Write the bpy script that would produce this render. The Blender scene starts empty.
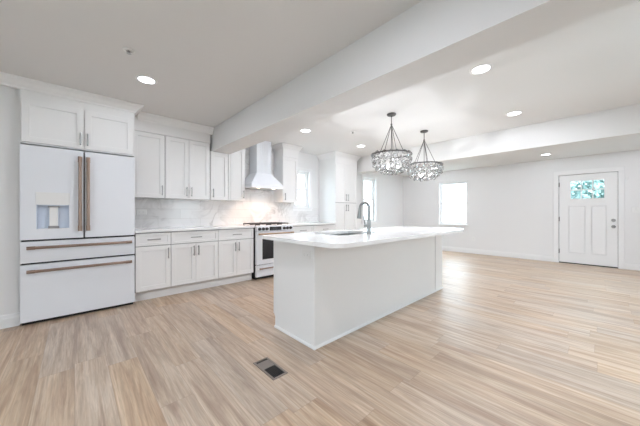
import bpy, bmesh, math, random
from mathutils import Vector, Matrix
random.seed(7)
S = bpy.context.scene
COL = S.collection
PI = math.pi

# ------------------------------------------------------------------ camera
cam = bpy.data.objects.new('camera', bpy.data.cameras.new('camera'))
COL.objects.link(cam)
cam.location = (0, 0, 1.16)
cam.rotation_euler = (PI / 2, 0, math.radians(46.9))
cam.data.sensor_width = 36
cam.data.lens = 262.3 / 640 * 36
cam.data.shift_y = -0.5 / 640
cam.data.clip_start = 0.02
S.camera = cam

# ------------------------------------------------------------------ exposure, world, daylight
S.view_settings.view_transform = 'Standard'
S.view_settings.look = 'None'
S.view_settings.gamma = 1
S.view_settings.use_curve_mapping = False
S.view_settings.exposure = 0.75
S.cycles.use_denoising = True
S.cycles.diffuse_bounces = 8
S.cycles.glossy_bounces = 4
S.cycles.transmission_bounces = 8
S.cycles.max_bounces = 14
S.cycles.sample_clamp_indirect = 6
S.cycles.sample_clamp_direct = 4
S.cycles.caustics_refractive = False

SKY_HORIZON, SKY_ZENITH = 3.6, 13.0
W = bpy.data.worlds.new('World')
S.world = W
W.use_nodes = True
bgn = W.node_tree.nodes['Background']
bgn.inputs[0].default_value = (0.80, 0.91, 1.0, 1)
nt_w = W.node_tree   # overcast sky: dim at the horizon, bright overhead
_tc = nt_w.nodes.new('ShaderNodeTexCoord'); _sp = nt_w.nodes.new('ShaderNodeSeparateXYZ')
_mr = nt_w.nodes.new('ShaderNodeMapRange'); _mr.interpolation_type = 'SMOOTHSTEP'
for _i, _v in ((1, 0.10), (2, 0.75), (3, SKY_HORIZON), (4, SKY_ZENITH)): _mr.inputs[_i].default_value = _v
nt_w.links.new(_tc.outputs['Generated'], _sp.inputs[0]); nt_w.links.new(_sp.outputs['Z'], _mr.inputs[0])
nt_w.links.new(_mr.outputs[0], bgn.inputs[1])

LAMP_STRENGTH = 180.0
DAY = [  # daylight portals, one in each window opening: (x, y, z), inward direction, width, height
    ('portal_far_window', (-3.0, 8.36, 1.44), (0, -1, 0), 0.80, 1.27),
    ('portal_front_door', (-0.2, 8.36, 1.66), (0, -1, 0), 0.55, 0.42),
    ('portal_kitchen_window', (-4.75, 3.772, 1.685), (1, 0, 0), 0.425, 0.83),
    ('portal_side_window', (-4.75, 6.32, 1.53), (1, 0, 0), 0.60, 1.26),
    ('portal_added_right_window', (1.43, 3.0, 1.4), (-1, 0, 0), 1.0, 1.2),  # this and the next two serve windows added out of view for light
    ('portal_added_right_far_window', (1.43, 6.15, 1.4), (-1, 0, 0), 0.9, 1.2),
    ('portal_added_back_window', (-1.05, -2.33, 1.45), (0, 1, 0), 1.5, 1.3),
]
for n, loc, d, w, h in DAY:
    l = bpy.data.lights.new(n, 'AREA')
    l.shape = 'RECTANGLE'; l.size = w; l.size_y = h
    l.cycles.is_portal = True
    o = bpy.data.objects.new(n, l); COL.objects.link(o)
    o.location = loc
    o.rotation_euler = Vector(d).to_track_quat('-Z', 'Y').to_euler()


# ------------------------------------------------------------------ materials
def principled(name, color, rough=0.5, metal=0.0, spec=0.5, emit=None, estr=0, coat=0, bump=0, bscale=200):
    m = bpy.data.materials.new(name); m.use_nodes = True
    nt = m.node_tree; b = nt.nodes['Principled BSDF']
    b.inputs['Base Color'].default_value = (*color, 1)
    b.inputs['Roughness'].default_value = rough
    b.inputs['Metallic'].default_value = metal
    b.inputs['Specular IOR Level'].default_value = spec
    b.inputs['Coat Weight'].default_value = coat
    if emit:
        b.inputs['Emission Color'].default_value = (*emit, 1)
        b.inputs['Emission Strength'].default_value = estr
    if bump:
        tc = nt.nodes.new('ShaderNodeTexCoord'); n = nt.nodes.new('ShaderNodeTexNoise')
        n.inputs['Scale'].default_value = bscale; n.inputs['Detail'].default_value = 3
        bp = nt.nodes.new('ShaderNodeBump'); bp.inputs['Strength'].default_value = bump; bp.inputs['Distance'].default_value = 0.001
        nt.links.new(tc.outputs['Object'], n.inputs['Vector'])
        nt.links.new(n.outputs['Fac'], bp.inputs['Height'])
        nt.links.new(bp.outputs['Normal'], b.inputs['Normal'])
    return m


def srgb(r, g, b):
    f = lambda c: (c / 255 / 12.92) if c / 255 <= 0.04045 else ((c / 255 + 0.055) / 1.055) ** 2.4
    return (f(r), f(g), f(b))


M = {}
M['wall'] = principled('wall_paint', (0.765, 0.765, 0.765), 0.6, spec=0.25, bump=0.15, bscale=260)
M['ceiling'] = principled('ceiling_paint', (0.70, 0.697, 0.69), 0.8, spec=0.1, bump=0.15, bscale=260)
M['trim'] = principled('trim_paint', (0.80, 0.80, 0.80), 0.4, spec=0.4)
M['cabinet'] = principled('cabinet_lacquer', (0.80, 0.80, 0.795), 0.38, spec=0.4)
M['gap'] = principled('gap_shade_grey', (0.30, 0.30, 0.31), 0.6)  # grey puts shade into cabinet gaps; also colours dark dispenser parts
M['quartz'] = None
M['appliance'] = principled('matte_white_enamel', (0.76, 0.78, 0.815), 0.33, spec=0.5)
M['bronze'] = principled('brushed_bronze', (0.31, 0.225, 0.18), 0.33, metal=0.85)
M['copper'] = principled('brushed_copper', (0.48, 0.33, 0.22), 0.30, metal=0.9)
M['nickel'] = principled('brushed_nickel', (0.40, 0.40, 0.40), 0.34, metal=0.9)
M['steel'] = principled('stainless_steel', (0.42, 0.43, 0.43), 0.30, metal=0.95)
M['faucet'] = principled('spot_resist_steel', (0.38, 0.395, 0.39), 0.34, metal=0.85)
M['black'] = principled('black_gap', (0.012, 0.012, 0.013), 0.5)
M['blackglass'] = principled('black_glass', (0.012, 0.012, 0.014), 0.08, spec=0.6)
M['iron'] = principled('cast_iron', (0.035, 0.03, 0.028), 0.5)
M['plate'] = principled('white_plastic', (0.78, 0.78, 0.77), 0.35)
M['slot'] = principled('outlet_slot', (0.08, 0.08, 0.08), 0.5)
M['darkbronze'] = principled('dark_bronze', (0.075, 0.072, 0.07), 0.45, metal=0.7)
M['lamp'] = principled('lamp_diffuser', (0.9, 0.9, 0.9), 0.5, emit=(0.94, 0.965, 1.06), estr=LAMP_STRENGTH)
M['lampsoft'] = principled('lamp_diffuser_dim', (0.9, 0.9, 0.9), 0.5, emit=(0.94, 0.965, 1.06), estr=LAMP_STRENGTH * 0.6)
M['hoodlamp'] = principled('hood_lamp', (0.9, 0.9, 0.9), 0.5, emit=(1.0, 0.80, 0.60), estr=16)
M['bulb'] = principled('chandelier_bulb', (0.9, 0.9, 0.9), 0.5, emit=(0.95, 0.97, 1.0), estr=740)
M['recess'] = principled('dispenser_recess_plastic', (0.64, 0.71, 0.82), 0.25)
M['display_mark'] = principled('display_digits', (0.25, 0.26, 0.27), 0.5, emit=(0.9, 0.95, 1), estr=0.05)
M['leaf'] = principled('tree_leaves', (0.20, 0.27, 0.25), 0.7)
M['bark'] = principled('tree_bark', (0.16, 0.12, 0.09), 0.8)
M['outdoor'] = principled('exterior_ground_concrete', (0.24, 0.25, 0.23), 0.9)
M['ventgrey'] = principled('vent_metal', (0.22, 0.20, 0.19), 0.45, metal=0.4)
M['ventframe'] = principled('vent_frame', (0.24, 0.205, 0.18), 0.45, metal=0.3)
M['rubber'] = principled('door_sweep', (0.02, 0.02, 0.02), 0.6)


def mat_glass_pane(name, tint):
    m = bpy.data.materials.new(name); m.use_nodes = True
    nt = m.node_tree; nt.nodes.clear()
    out = nt.nodes.new('ShaderNodeOutputMaterial')
    tr = nt.nodes.new('ShaderNodeBsdfTransparent'); tr.inputs[0].default_value = (*tint, 1)
    gl = nt.nodes.new('ShaderNodeBsdfGlossy'); gl.inputs['Roughness'].default_value = 0.02
    lw = nt.nodes.new('ShaderNodeLayerWeight'); lw.inputs['Blend'].default_value = 0.5
    pw = nt.nodes.new('ShaderNodeMath'); pw.operation = 'POWER'; pw.inputs[1].default_value = 5.0
    fr = nt.nodes.new('ShaderNodeMapRange'); fr.inputs[3].default_value = 0.04; fr.inputs[4].default_value = 0.9
    mx = nt.nodes.new('ShaderNodeMixShader')
    nt.links.new(lw.outputs['Facing'], pw.inputs[0]); nt.links.new(pw.outputs[0], fr.inputs[0])
    nt.links.new(fr.outputs[0], mx.inputs[0]); nt.links.new(tr.outputs[0], mx.inputs[1]); nt.links.new(gl.outputs[0], mx.inputs[2])
    nt.links.new(mx.outputs[0], out.inputs[0])
    return m


M['pane'] = mat_glass_pane('window_glass', (0.95, 0.99, 1.0))
M['doorpane'] = mat_glass_pane('door_glass', (0.86, 0.96, 0.97))


def mat_crystal():
    m = bpy.data.materials.new('cut_crystal'); m.use_nodes = True
    nt = m.node_tree; nt.nodes.clear()
    out = nt.nodes.new('ShaderNodeOutputMaterial')
    g = nt.nodes.new('ShaderNodeBsdfGlass'); g.inputs['IOR'].default_value = 1.52; g.inputs['Color'].default_value = (0.83, 0.83, 0.83, 1)
    t = nt.nodes.new('ShaderNodeBsdfTransparent'); t.inputs[0].default_value = (0.96, 0.96, 0.96, 1)
    mx = nt.nodes.new('ShaderNodeMixShader'); mx.inputs[0].default_value = 0.48
    nt.links.new(g.outputs[0], mx.inputs[1]); nt.links.new(t.outputs[0], mx.inputs[2]); nt.links.new(mx.outputs[0], out.inputs[0])
    return m


M['crystal'] = mat_crystal()


def mat_floor():
    m = bpy.data.materials.new('oak_planks'); m.use_nodes = True
    nt = m.node_tree; N = nt.nodes.new; L = nt.links.new
    b = nt.nodes['Principled BSDF']
    tc = N('ShaderNodeTexCoord')
    PW, PL = 0.185, 1.22
    # plank bookkeeping: row from Y, staggered column from X
    sep = N('ShaderNodeSeparateXYZ'); L(tc.outputs['Object'], sep.inputs[0])

    def mth(op, a, bb=None, c=None):
        n = N('ShaderNodeMath'); n.operation = op
        for i, v in enumerate((a, bb, c)):
            if v is None: continue
            if isinstance(v, (int, float)): n.inputs[i].default_value = v
            else: L(v, n.inputs[i])
        return n.outputs[0]
    yr = mth('DIVIDE', sep.outputs['Y'], PW)
    row = mth('FLOOR', yr)
    wn = N('ShaderNodeTexWhiteNoise'); wn.noise_dimensions = '1D'; L(row, wn.inputs['W'])
    xr = mth('ADD', mth('DIVIDE', sep.outputs['X'], PL), mth('MULTIPLY', wn.outputs['Value'], 7.3))
    colm = mth('FLOOR', xr)
    cid = N('ShaderNodeCombineXYZ'); L(row, cid.inputs[0]); L(colm, cid.inputs[1])
    wn2 = N('ShaderNodeTexWhiteNoise'); wn2.noise_dimensions = '2D'; L(cid.outputs[0], wn2.inputs['Vector'])
    # grain coordinates: stretched along X, shifted for every plank
    sc = N('ShaderNodeVectorMath'); sc.operation = 'MULTIPLY'; sc.inputs[1].default_value = (0.95, 14.0, 1.0); L(tc.outputs['Object'], sc.inputs[0])
    off = N('ShaderNodeVectorMath'); off.operation = 'MULTIPLY_ADD'
    L(wn2.outputs['Color'], off.inputs[0]); off.inputs[1].default_value = (31, 17, 9); L(sc.outputs[0], off.inputs[2])
    n1 = N('ShaderNodeTexNoise'); n1.inputs['Scale'].default_value = 1.15; n1.inputs['Detail'].default_value = 5; n1.inputs['Roughness'].default_value = 0.6; n1.inputs['Distortion'].default_value = 0.9
    L(off.outputs[0], n1.inputs['Vector'])
    sc2 = N('ShaderNodeVectorMath'); sc2.operation = 'MULTIPLY'; sc2.inputs[1].default_value = (2.0, 6.5, 1.0); L(off.outputs[0], sc2.inputs[0])
    n2 = N('ShaderNodeTexNoise'); n2.inputs['Scale'].default_value = 1.4; n2.inputs['Detail'].default_value = 4; L(sc2.outputs[0], n2.inputs['Vector'])
    ramp = N('ShaderNodeValToRGB'); e = ramp.color_ramp.elements
    e[0].position = 0.30; e[0].color = (*srgb(150, 123, 102), 1)
    e[1].position = 0.72; e[1].color = (*srgb(200, 182, 162), 1)
    k = ramp.color_ramp.elements.new(0.50); k.color = (*srgb(178, 155, 132), 1)
    L(n1.outputs['Fac'], ramp.inputs[0])
    # fine grain
    mul = N('ShaderNodeMix'); mul.data_type = 'RGBA'; mul.blend_type = 'MULTIPLY'; mul.inputs[0].default_value = 1.0
    fr = N('ShaderNodeMapRange'); fr.inputs[1].default_value = 0.3; fr.inputs[2].default_value = 0.7; fr.inputs[3].default_value = 0.86; fr.inputs[4].default_value = 1.10
    L(n2.outputs['Fac'], fr.inputs[0])
    cc = N('ShaderNodeCombineColor'); [L(fr.outputs[0], cc.inputs[i]) for i in range(3)]
    L(ramp.outputs[0], mul.inputs[6]); L(cc.outputs[0], mul.inputs[7])
    sc3 = N('ShaderNodeVectorMath'); sc3.operation = 'MULTIPLY'; sc3.inputs[1].default_value = (5.0, 4.2, 1.0); L(off.outputs[0], sc3.inputs[0])
    n4 = N('ShaderNodeTexNoise'); n4.inputs['Scale'].default_value = 1.0; n4.inputs['Detail'].default_value = 3; n4.inputs['Distortion'].default_value = 1.2; L(sc3.outputs[0], n4.inputs['Vector'])
    fr4 = N('ShaderNodeMapRange'); fr4.inputs[1].default_value = 0.3; fr4.inputs[2].default_value = 0.7; fr4.inputs[3].default_value = 0.86; fr4.inputs[4].default_value = 1.10
    L(n4.outputs['Fac'], fr4.inputs[0])
    cc4 = N('ShaderNodeCombineColor'); [L(fr4.outputs[0], cc4.inputs[i]) for i in range(3)]
    mul4 = N('ShaderNodeMix'); mul4.data_type = 'RGBA'; mul4.blend_type = 'MULTIPLY'; mul4.inputs[0].default_value = 1.0
    L(mul.outputs[2], mul4.inputs[6]); L(cc4.outputs[0], mul4.inputs[7]); mul = mul4
    # per plank tone
    hsv = N('ShaderNodeHueSaturation')
    pv = N('ShaderNodeMapRange'); pv.inputs[3].default_value = 0.92; pv.inputs[4].default_value = 1.08
    L(wn2.outputs['Value'], pv.inputs[0]); L(pv.outputs[0], hsv.inputs['Value'])
    ps = N('ShaderNodeMapRange'); ps.inputs[3].default_value = 0.80; ps.inputs[4].default_value = 1.12
    sepc = N('ShaderNodeSeparateColor'); L(wn2.outputs['Color'], sepc.inputs[0])
    L(sepc.outputs[1], ps.inputs[0]); L(ps.outputs[0], hsv.inputs['Saturation'])
    L(mul.outputs[2], hsv.inputs['Color'])
    # seams
    fy = mth('FRACT', yr); fx = mth('FRACT', xr)
    ey = mth('MINIMUM', fy, mth('SUBTRACT', 1.0, fy)); ex = mth('MINIMUM', fx, mth('SUBTRACT', 1.0, fx))
    sy = mth('LESS_THAN', ey, 0.009); sx = mth('LESS_THAN', ex, 0.0016)
    seam = mth('MULTIPLY', mth('MAXIMUM', sy, sx), 0.30)
    mxs = N('ShaderNodeMix'); mxs.data_type = 'RGBA'
    L(seam, mxs.inputs[0]); L(hsv.outputs[0], mxs.inputs[6]); mxs.inputs[7].default_value = (*srgb(112, 88, 70), 1)
    L(mxs.outputs[2], b.inputs['Base Color'])
    rr = N('ShaderNodeMapRange'); rr.inputs[3].default_value = 0.33; rr.inputs[4].default_value = 0.46
    L(n2.outputs['Fac'], rr.inputs[0]); L(rr.outputs[0], b.inputs['Roughness'])
    b.inputs['Specular IOR Level'].default_value = 0.8
    bp = N('ShaderNodeBump'); bp.inputs['Strength'].default_value = 0.25; bp.inputs['Distance'].default_value = 0.0012
    hh = mth('SUBTRACT', n2.outputs['Fac'], mth('MULTIPLY', seam, 3.0)); L(hh, bp.inputs['Height']); L(bp.outputs[0], b.inputs['Normal'])
    return m


M['floor'] = mat_floor()


def mat_marble(name, base, vein, tile=None, vscale=1.6, amount=0.55, rough=0.15):
    m = bpy.data.materials.new(name); m.use_nodes = True
    nt = m.node_tree; N = nt.nodes.new; L = nt.links.new
    b = nt.nodes['Principled BSDF']
    tc = N('ShaderNodeTexCoord')
    mp = N('ShaderNodeMapping'); mp.inputs['Rotation'].default_value = (0.55, 0.3, 0.25); L(tc.outputs['Object'], mp.inputs[0])
    n = N('ShaderNodeTexNoise'); n.inputs['Scale'].default_value = vscale; n.inputs['Detail'].default_value = 6; n.inputs['Distortion'].default_value = 1.6
    L(mp.outputs[0], n.inputs['Vector'])
    r = N('ShaderNodeValToRGB'); e = r.color_ramp.elements
    e[0].position = 0.44; e[0].color = (0, 0, 0, 1); e[1].position = 0.56; e[1].color = (0, 0, 0, 1)
    k = r.color_ramp.elements.new(0.5); k.color = (1, 1, 1, 1)
    L(n.outputs['Fac'], r.inputs[0])
    n3 = N('ShaderNodeTexNoise'); n3.inputs['Scale'].default_value = vscale * 0.9; L(tc.outputs['Object'], n3.inputs['Vector'])
    mr = N('ShaderNodeMapRange'); mr.inputs[1].default_value = 0.4; mr.inputs[2].default_value = 0.7; mr.inputs[4].default_value = amount; L(n3.outputs['Fac'], mr.inputs[0])
    mu = N('ShaderNodeMath'); mu.operation = 'MULTIPLY'; L(r.outputs[0], mu.inputs[0]); L(mr.outputs[0], mu.inputs[1])
    mx = N('ShaderNodeMix'); mx.data_type = 'RGBA'; L(mu.outputs[0], mx.inputs[0]); mx.inputs[6].default_value = (*base, 1); mx.inputs[7].default_value = (*vein, 1)
    src = mx.outputs[2]
    if tile:
        sw = N('ShaderNodeSeparateXYZ'); L(tc.outputs['Object'], sw.inputs[0])
        cb = N('ShaderNodeCombineXYZ'); L(sw.outputs['Y'], cb.inputs[0]); L(sw.outputs['Z'], cb.inputs[1])
        br = N('ShaderNodeTexBrick'); br.inputs['Scale'].default_value = 1; br.inputs['Brick Width'].default_value = tile[0]; br.inputs['Row Height'].default_value = tile[1]
        br.inputs['Mortar Size'].default_value = 0.0022; br.inputs['Mortar Smooth'].default_value = 0.0
        br.inputs['Color1'].default_value = (1, 1, 1, 1); br.inputs['Color2'].default_value = (0.93, 0.93, 0.93, 1); br.inputs['Mortar'].default_value = (0.80, 0.79, 0.78, 1)
        L(cb.outputs[0], br.inputs['Vector'])
        m2 = N('ShaderNodeMix'); m2.data_type = 'RGBA'; m2.blend_type = 'MULTIPLY'; m2.inputs[0].default_value = 1
        L(src, m2.inputs[6]); L(br.outputs['Color'], m2.inputs[7]); src = m2.outputs[2]
    L(src, b.inputs['Base Color'])
    b.inputs['Roughness'].default_value = rough
    return m


M['quartz'] = mat_marble('white_quartz', (0.88, 0.88, 0.875), (0.60, 0.60, 0.60), None, 0.9, 0.18, 0.12)
M['tile'] = mat_marble('marble_look_tile', (0.80, 0.795, 0.79), (0.46, 0.45, 0.44), (0.62, 0.152), 2.1, 0.85, 0.16)


# ------------------------------------------------------------------ mesh builder
class MB:
    def __init__(self):
        self.bm = bmesh.new()

    def box(self, x0, x1, y0, y1, z0, z1, bev=0.0, seg=2):
        r = bmesh.ops.create_cube(self.bm, size=1)
        vs = r['verts']
        for v in vs:
            v.co = Vector(((x0 + x1) / 2 + v.co.x * (x1 - x0), (y0 + y1) / 2 + v.co.y * (y1 - y0), (z0 + z1) / 2 + v.co.z * (z1 - z0)))
        if bev:
            es = list({e for v in vs for e in v.link_edges})
            bmesh.ops.bevel(self.bm, geom=es, offset=bev, segments=seg, affect='EDGES', profile=0.5)
        return self

    def cyl(self, a, b, r, r2=None, n=16, caps=True):
        a, b = Vector(a), Vector(b); d = b - a
        M4 = Matrix.Translation((a + b) / 2) @ d.to_track_quat('Z', 'Y').to_matrix().to_4x4()
        bmesh.ops.create_cone(self.bm, cap_ends=caps, segments=n, radius1=r, radius2=r if r2 is None else r2, depth=d.length, matrix=M4)
        return self

    def sphere(self, c, r, sub=2, sz=(1, 1, 1)):
        bmesh.ops.create_icosphere(self.bm, subdivisions=sub, radius=r, matrix=Matrix.Translation(c) @ Matrix.Diagonal((*sz, 1)))
        return self

    def lathe(self, c, prof, n=32):
        rings = []
        for (r, z) in prof:
            rings.append([self.bm.verts.new((c[0] + r * math.cos(2 * PI * i / n), c[1] + r * math.sin(2 * PI * i / n), c[2] + z)) for i in range(n)])
        for a, b in zip(rings, rings[1:]):
            for i in range(n):
                self.bm.faces.new((a[i], a[(i + 1) % n], b[(i + 1) % n], b[i]))
        if prof[0] != prof[-1]:
            if prof[0][0] > 1e-5: self.bm.faces.new(rings[0][::-1])
            if prof[-1][0] > 1e-5: self.bm.faces.new(rings[-1])
        return self

    def tube(self, pts, r, n=12, closed=False):
        pts = [Vector(p) for p in pts]; N = len(pts)
        rr = r if isinstance(r, (list, tuple)) else [r] * N
        rings = []; up = None
        for i, p in enumerate(pts):
            if closed: t = (pts[(i + 1) % N] - pts[i - 1]).normalized()
            else: t = (pts[min(i + 1, N - 1)] - pts[max(i - 1, 0)]).normalized()
            if up is None:
                up = Vector((0, 0, 1)) if abs(t.z) < 0.9 else Vector((1, 0, 0))
            s = t.cross(up).normalized(); up = s.cross(t).normalized()
            rings.append([self.bm.verts.new(p + (s * math.cos(2 * PI * k / n) + up * math.sin(2 * PI * k / n)) * rr[i]) for k in range(n)])
        for i in range(N if closed else N - 1):
            a, b = rings[i], rings[(i + 1) % N]
            for k in range(n):
                self.bm.faces.new((a[k], a[(k + 1) % n], b[(k + 1) % n], b[k]))
        if not closed:
            self.bm.faces.new(rings[0][::-1]); self.bm.faces.new(rings[-1])
        return self

    def prism(self, poly, z0, z1, bev=0.0):
        a = [self.bm.verts.new((x, y, z0)) for x, y in poly]; b = [self.bm.verts.new((x, y, z1)) for x, y in poly]
        n = len(poly)
        fs = [self.bm.faces.new(a[::-1]), self.bm.faces.new(b)]
        for i in range(n): fs.append(self.bm.faces.new((a[i], a[(i + 1) % n], b[(i + 1) % n], b[i])))
        if bev:
            es = [e for f in fs[:2] for e in f.edges]
            bmesh.ops.bevel(self.bm, geom=list(set(es)), offset=bev, segments=2, affect='EDGES')
        return self

    def molding(self, path, prof, z=0):
        """sweep a closed profile of (outward, height) along a mitred XY path; outward is to the right of travel"""
        P = [Vector(p) for p in path]; n = len(P); rows = []
        nr = lambda d: Vector((d.y, -d.x))
        for i, p in enumerate(P):
            d0 = (P[i] - P[i - 1]).normalized() if i else None
            d1 = (P[i + 1] - P[i]).normalized() if i < n - 1 else None
            if d0 is None: m = nr(d1)
            elif d1 is None: m = nr(d0)
            else:
                a, b = nr(d0), nr(d1); m = (a + b) / (1 + a.dot(b))
            rows.append([self.bm.verts.new((p.x + m.x * o, p.y + m.y * o, z + h)) for o, h in prof])
        k = len(prof)
        for a, b in zip(rows, rows[1:]):
            for i in range(k): self.bm.faces.new((a[i], a[(i + 1) % k], b[(i + 1) % k], b[i]))
        self.bm.faces.new(rows[0][::-1]); self.bm.faces.new(rows[-1])
        return self

    def shaker(self, X, y0, y1, z0, z1, s=1, t=0.02, rail=0.058, rec=0.012):
        f = lambda a: X + s * a
        lo, hi = sorted((f(0), f(t - rec))); self.box(lo, hi, y0 + 0.002, y1 - 0.002, z0 + 0.002, z1 - 0.002)
        lo, hi = sorted((f(0), f(t)))
        self.box(lo, hi, y0, y0 + rail, z0, z1, 0.0012, 1); self.box(lo, hi, y1 - rail, y1, z0, z1, 0.0012, 1)
        self.box(lo, hi, y0 + rail - 0.001, y1 - rail + 0.001, z0, z0 + rail, 0.0012, 1); self.box(lo, hi, y0 + rail - 0.001, y1 - rail + 0.001, z1 - rail, z1, 0.0012, 1)
        return self

    def pull_v(self, X, y, z0, z1, r=0.0075, out=0.030, s=1):
        self.cyl((X + s * out, y, z0), (X + s * out, y, z1), r, n=10)
        for z in (z0 + 0.018, z1 - 0.018): self.cyl((X - s * 0.001, y, z), (X + s * out, y, z), r * 0.8, n=8)
        return self

    def pull_h(self, X, z, y0, y1, r=0.0075, out=0.030, s=1):
        self.cyl((X + s * out, y0, z), (X + s * out, y1, z), r, n=10)
        for y in (y0 + 0.018, y1 - 0.018): self.cyl((X - s * 0.001, y, z), (X + s * out, y, z), r * 0.8, n=8)
        return self

    def mesh(self, name, mat, off=(0, 0, 0), smooth=False):
        bmesh.ops.recalc_face_normals(self.bm, faces=self.bm.faces)
        me = bpy.data.meshes.new(name)
        bmesh.ops.translate(self.bm, verts=self.bm.verts, vec=-Vector(off))
        self.bm.to_mesh(me); self.bm.free()
        me.materials.append(mat)
        if smooth:
            me.polygons.foreach_set('use_smooth', [True] * len(me.polygons))
            me.set_sharp_from_angle(angle=math.radians(40))
        return me


ORIG = {}


def put(name, me, parent=None, loc=(0, 0, 0)):
    o = bpy.data.objects.new(name, me); COL.objects.link(o)
    o.location = loc
    if parent is not None: o.parent = parent
    return o


def tag(o, label, cat, group=None, kind=None):
    o['label'] = label; o['category'] = cat
    if group: o['group'] = group
    if kind: o['kind'] = kind
    return o


def thing(name, label, cat, loc, group=None):
    o = put(name, None, None, loc); tag(o, label, cat, group)
    ORIG[o.name] = Vector(loc)
    return o


def part(name, mb, mat, parent, label=None, smooth=False):
    """mb is in room coordinates; the mesh is stored relative to its thing's base"""
    off = ORIG[parent.name]
    o = put(name, mb.mesh(name, M[mat] if isinstance(mat, str) else mat, off, smooth), parent)
    ORIG[o.name] = off
    if label: o['label'] = label
    return o


def single(name, mb, mat, label, cat, loc, group=None, smooth=False):
    o = put(name, mb.mesh(name, M[mat], loc, smooth), None, loc)
    ORIG[o.name] = Vector(loc)
    return tag(o, label, cat, group)


def struct(name, mb, mat, label, cat, smooth=False):
    o = put(name, mb.mesh(name, M[mat], (0, 0, 0), smooth))
    ORIG[o.name] = Vector((0, 0, 0))
    return tag(o, label, cat, kind='structure')


def wall_x(mb, x0, x1, y0, y1, z0, z1, holes):
    """wall slab lying along Y with rectangular openings (ya, yb, za, zb)"""
    hs = sorted(holes); y = y0
    for ya, yb, za, zb in hs:
        mb.box(x0, x1, y, ya, z0, z1)
        if za > z0: mb.box(x0, x1, ya, yb, z0, za)
        mb.box(x0, x1, ya, yb, zb, z1); y = yb
    mb.box(x0, x1, y, y1, z0, z1)
    return mb


def wall_y(mb, y0, y1, x0, x1, z0, z1, holes):
    hs = sorted(holes); x = x0
    for xa, xb, za, zb in hs:
        mb.box(x, xa, y0, y1, z0, z1)
        if za > z0: mb.box(xa, xb, y0, y1, z0, za)
        mb.box(xa, xb, y0, y1, zb, z1); x = xb
    mb.box(x, x1, y0, y1, z0, z1)
    return mb


# ------------------------------------------------------------------ the room
KX = -4.62      # kitchen wall
FY = 8.226      # far wall
RX = 1.30       # right wall
BY = -2.20      # back wall
CZ = 2.52       # ceiling
CZ2 = 2.41      # lower ceiling by the far wall
BZ = 2.155      # underside of both beams
BUMP = -4.085    # face of the wall return beside the refrigerator

struct('floor', MB().box(KX - 0.15, RX + 0.15, BY - 0.15, FY + 0.15, -0.10, 0), 'floor', 'light oak plank floor running through the whole room', 'floor')
struct('ceiling', MB().box(KX - 0.15, RX + 0.15, BY - 0.15, 5.30, CZ, CZ + 0.12).box(KX - 0.15, RX + 0.15, 5.30, FY + 0.15, CZ2, CZ2 + 0.23), 'ceiling', 'plain pale painted ceiling of the open room', 'ceiling')
struct('ceiling_beam', MB().box(-4.615, RX, 1.63, 1.935, BZ, CZ), 'ceiling', 'boxed white ceiling beam crossing above the upper cabinets and island', 'beam')
struct('ceiling_beam', MB().box(KX, RX, 5.15, 5.46, BZ, CZ), 'ceiling', 'boxed white ceiling beam beyond the chandeliers near the far wall', 'beam')

W1 = (3.56, 3.985, 1.27, 2.10)     # kitchen window opening (y0,y1,z0,z1)
W2 = (6.02, 6.62, 0.90, 2.16)
W3 = (-3.405, -2.600, 0.805, 2.075)  # far window opening (x0,x1,z0,z1)
DR = (-0.668, 0.262, 0, 2.022)
struct('wall_left', wall_x(MB(), KX - 0.15, KX, -0.407, FY + 0.15, 0, CZ, [W1, W2]), 'wall', 'painted kitchen wall with two windows behind the cabinets', 'wall')
struct('wall_left', MB().box(KX - 0.15, BUMP, BY, -0.407, 0, CZ), 'wall', 'pale grey wall return left of the refrigerator', 'wall')
struct('wall_far', wall_y(MB(), FY, FY + 0.15, KX, RX + 0.15, 0, CZ, [W3, DR]), 'wall', 'pale grey far wall with the front door and one window', 'wall')
RW = [(2.5, 3.5, 0.8, 2.0), (5.7, 6.6, 0.8, 2.0)]  # openings for added unseen windows that brighten the room
BW = [(-1.8, -0.3, 0.8, 2.1)]
struct('wall_right', wall_x(MB(), RX, RX + 0.15, BY, FY, 0, CZ, RW), 'wall', 'pale grey side wall of the open room', 'wall')
struct('wall_back', wall_y(MB(), BY - 0.15, BY, KX - 0.15, RX + 0.15, 0, CZ, BW), 'wall', 'pale grey back wall of the open room', 'wall')
struct('wall_backsplash', MB().box(KX, KX + 0.012, 0.56, 4.27, 0.93, 1.27).box(KX, KX + 0.012, 0.56, 3.45, 1.27, 1.40).box(KX, KX + 0.012, 2.20, 3.010, 1.40, CZ), 'tile', 'marble look tile backsplash above the kitchen counter', 'backsplash')

BASE = [(0, 0), (0.015, 0), (0.015, 0.09), (0.011, 0.10), (0.009, 0.125), (0.004, 0.134), (0, 0.134)]
CROWN = [(0, 0), (0.008, 0), (0.012, 0.018), (0.026, 0.034), (0.046, 0.062), (0.062, 0.076), (0.070, 0.086), (0.072, 0.100), (0, 0.100)]
CROWN_F = [(-0.02, 0)] + [(o * 1.15, h) for o, h in CROWN[1:-1]] + [(-0.02, 0.100)]
CR2 = [(o * 0.9, h * 1.10) for o, h in CROWN]
struct('baseboard_left', MB().molding([(BUMP, BY), (BUMP, -0.409)], BASE), 'trim', 'white baseboard on the wall return beside the refrigerator', 'baseboard')
struct('baseboard_left', MB().molding([(KX, 5.06), (KX, FY)], BASE), 'trim', 'white baseboard on the kitchen wall beyond the pantry', 'baseboard')
struct('baseboard_far', MB().molding([(KX, FY), (-0.748, FY)], BASE), 'trim', 'white baseboard along the far wall left of the front door', 'baseboard')
struct('baseboard_far', MB().molding([(0.342, FY), (RX, FY)], BASE), 'trim', 'white baseboard along the far wall right of the front door', 'baseboard')
struct('baseboard_right', MB().molding([(RX, FY), (RX, BY)], BASE), 'trim', 'white baseboard along the side wall', 'baseboard')
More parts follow.
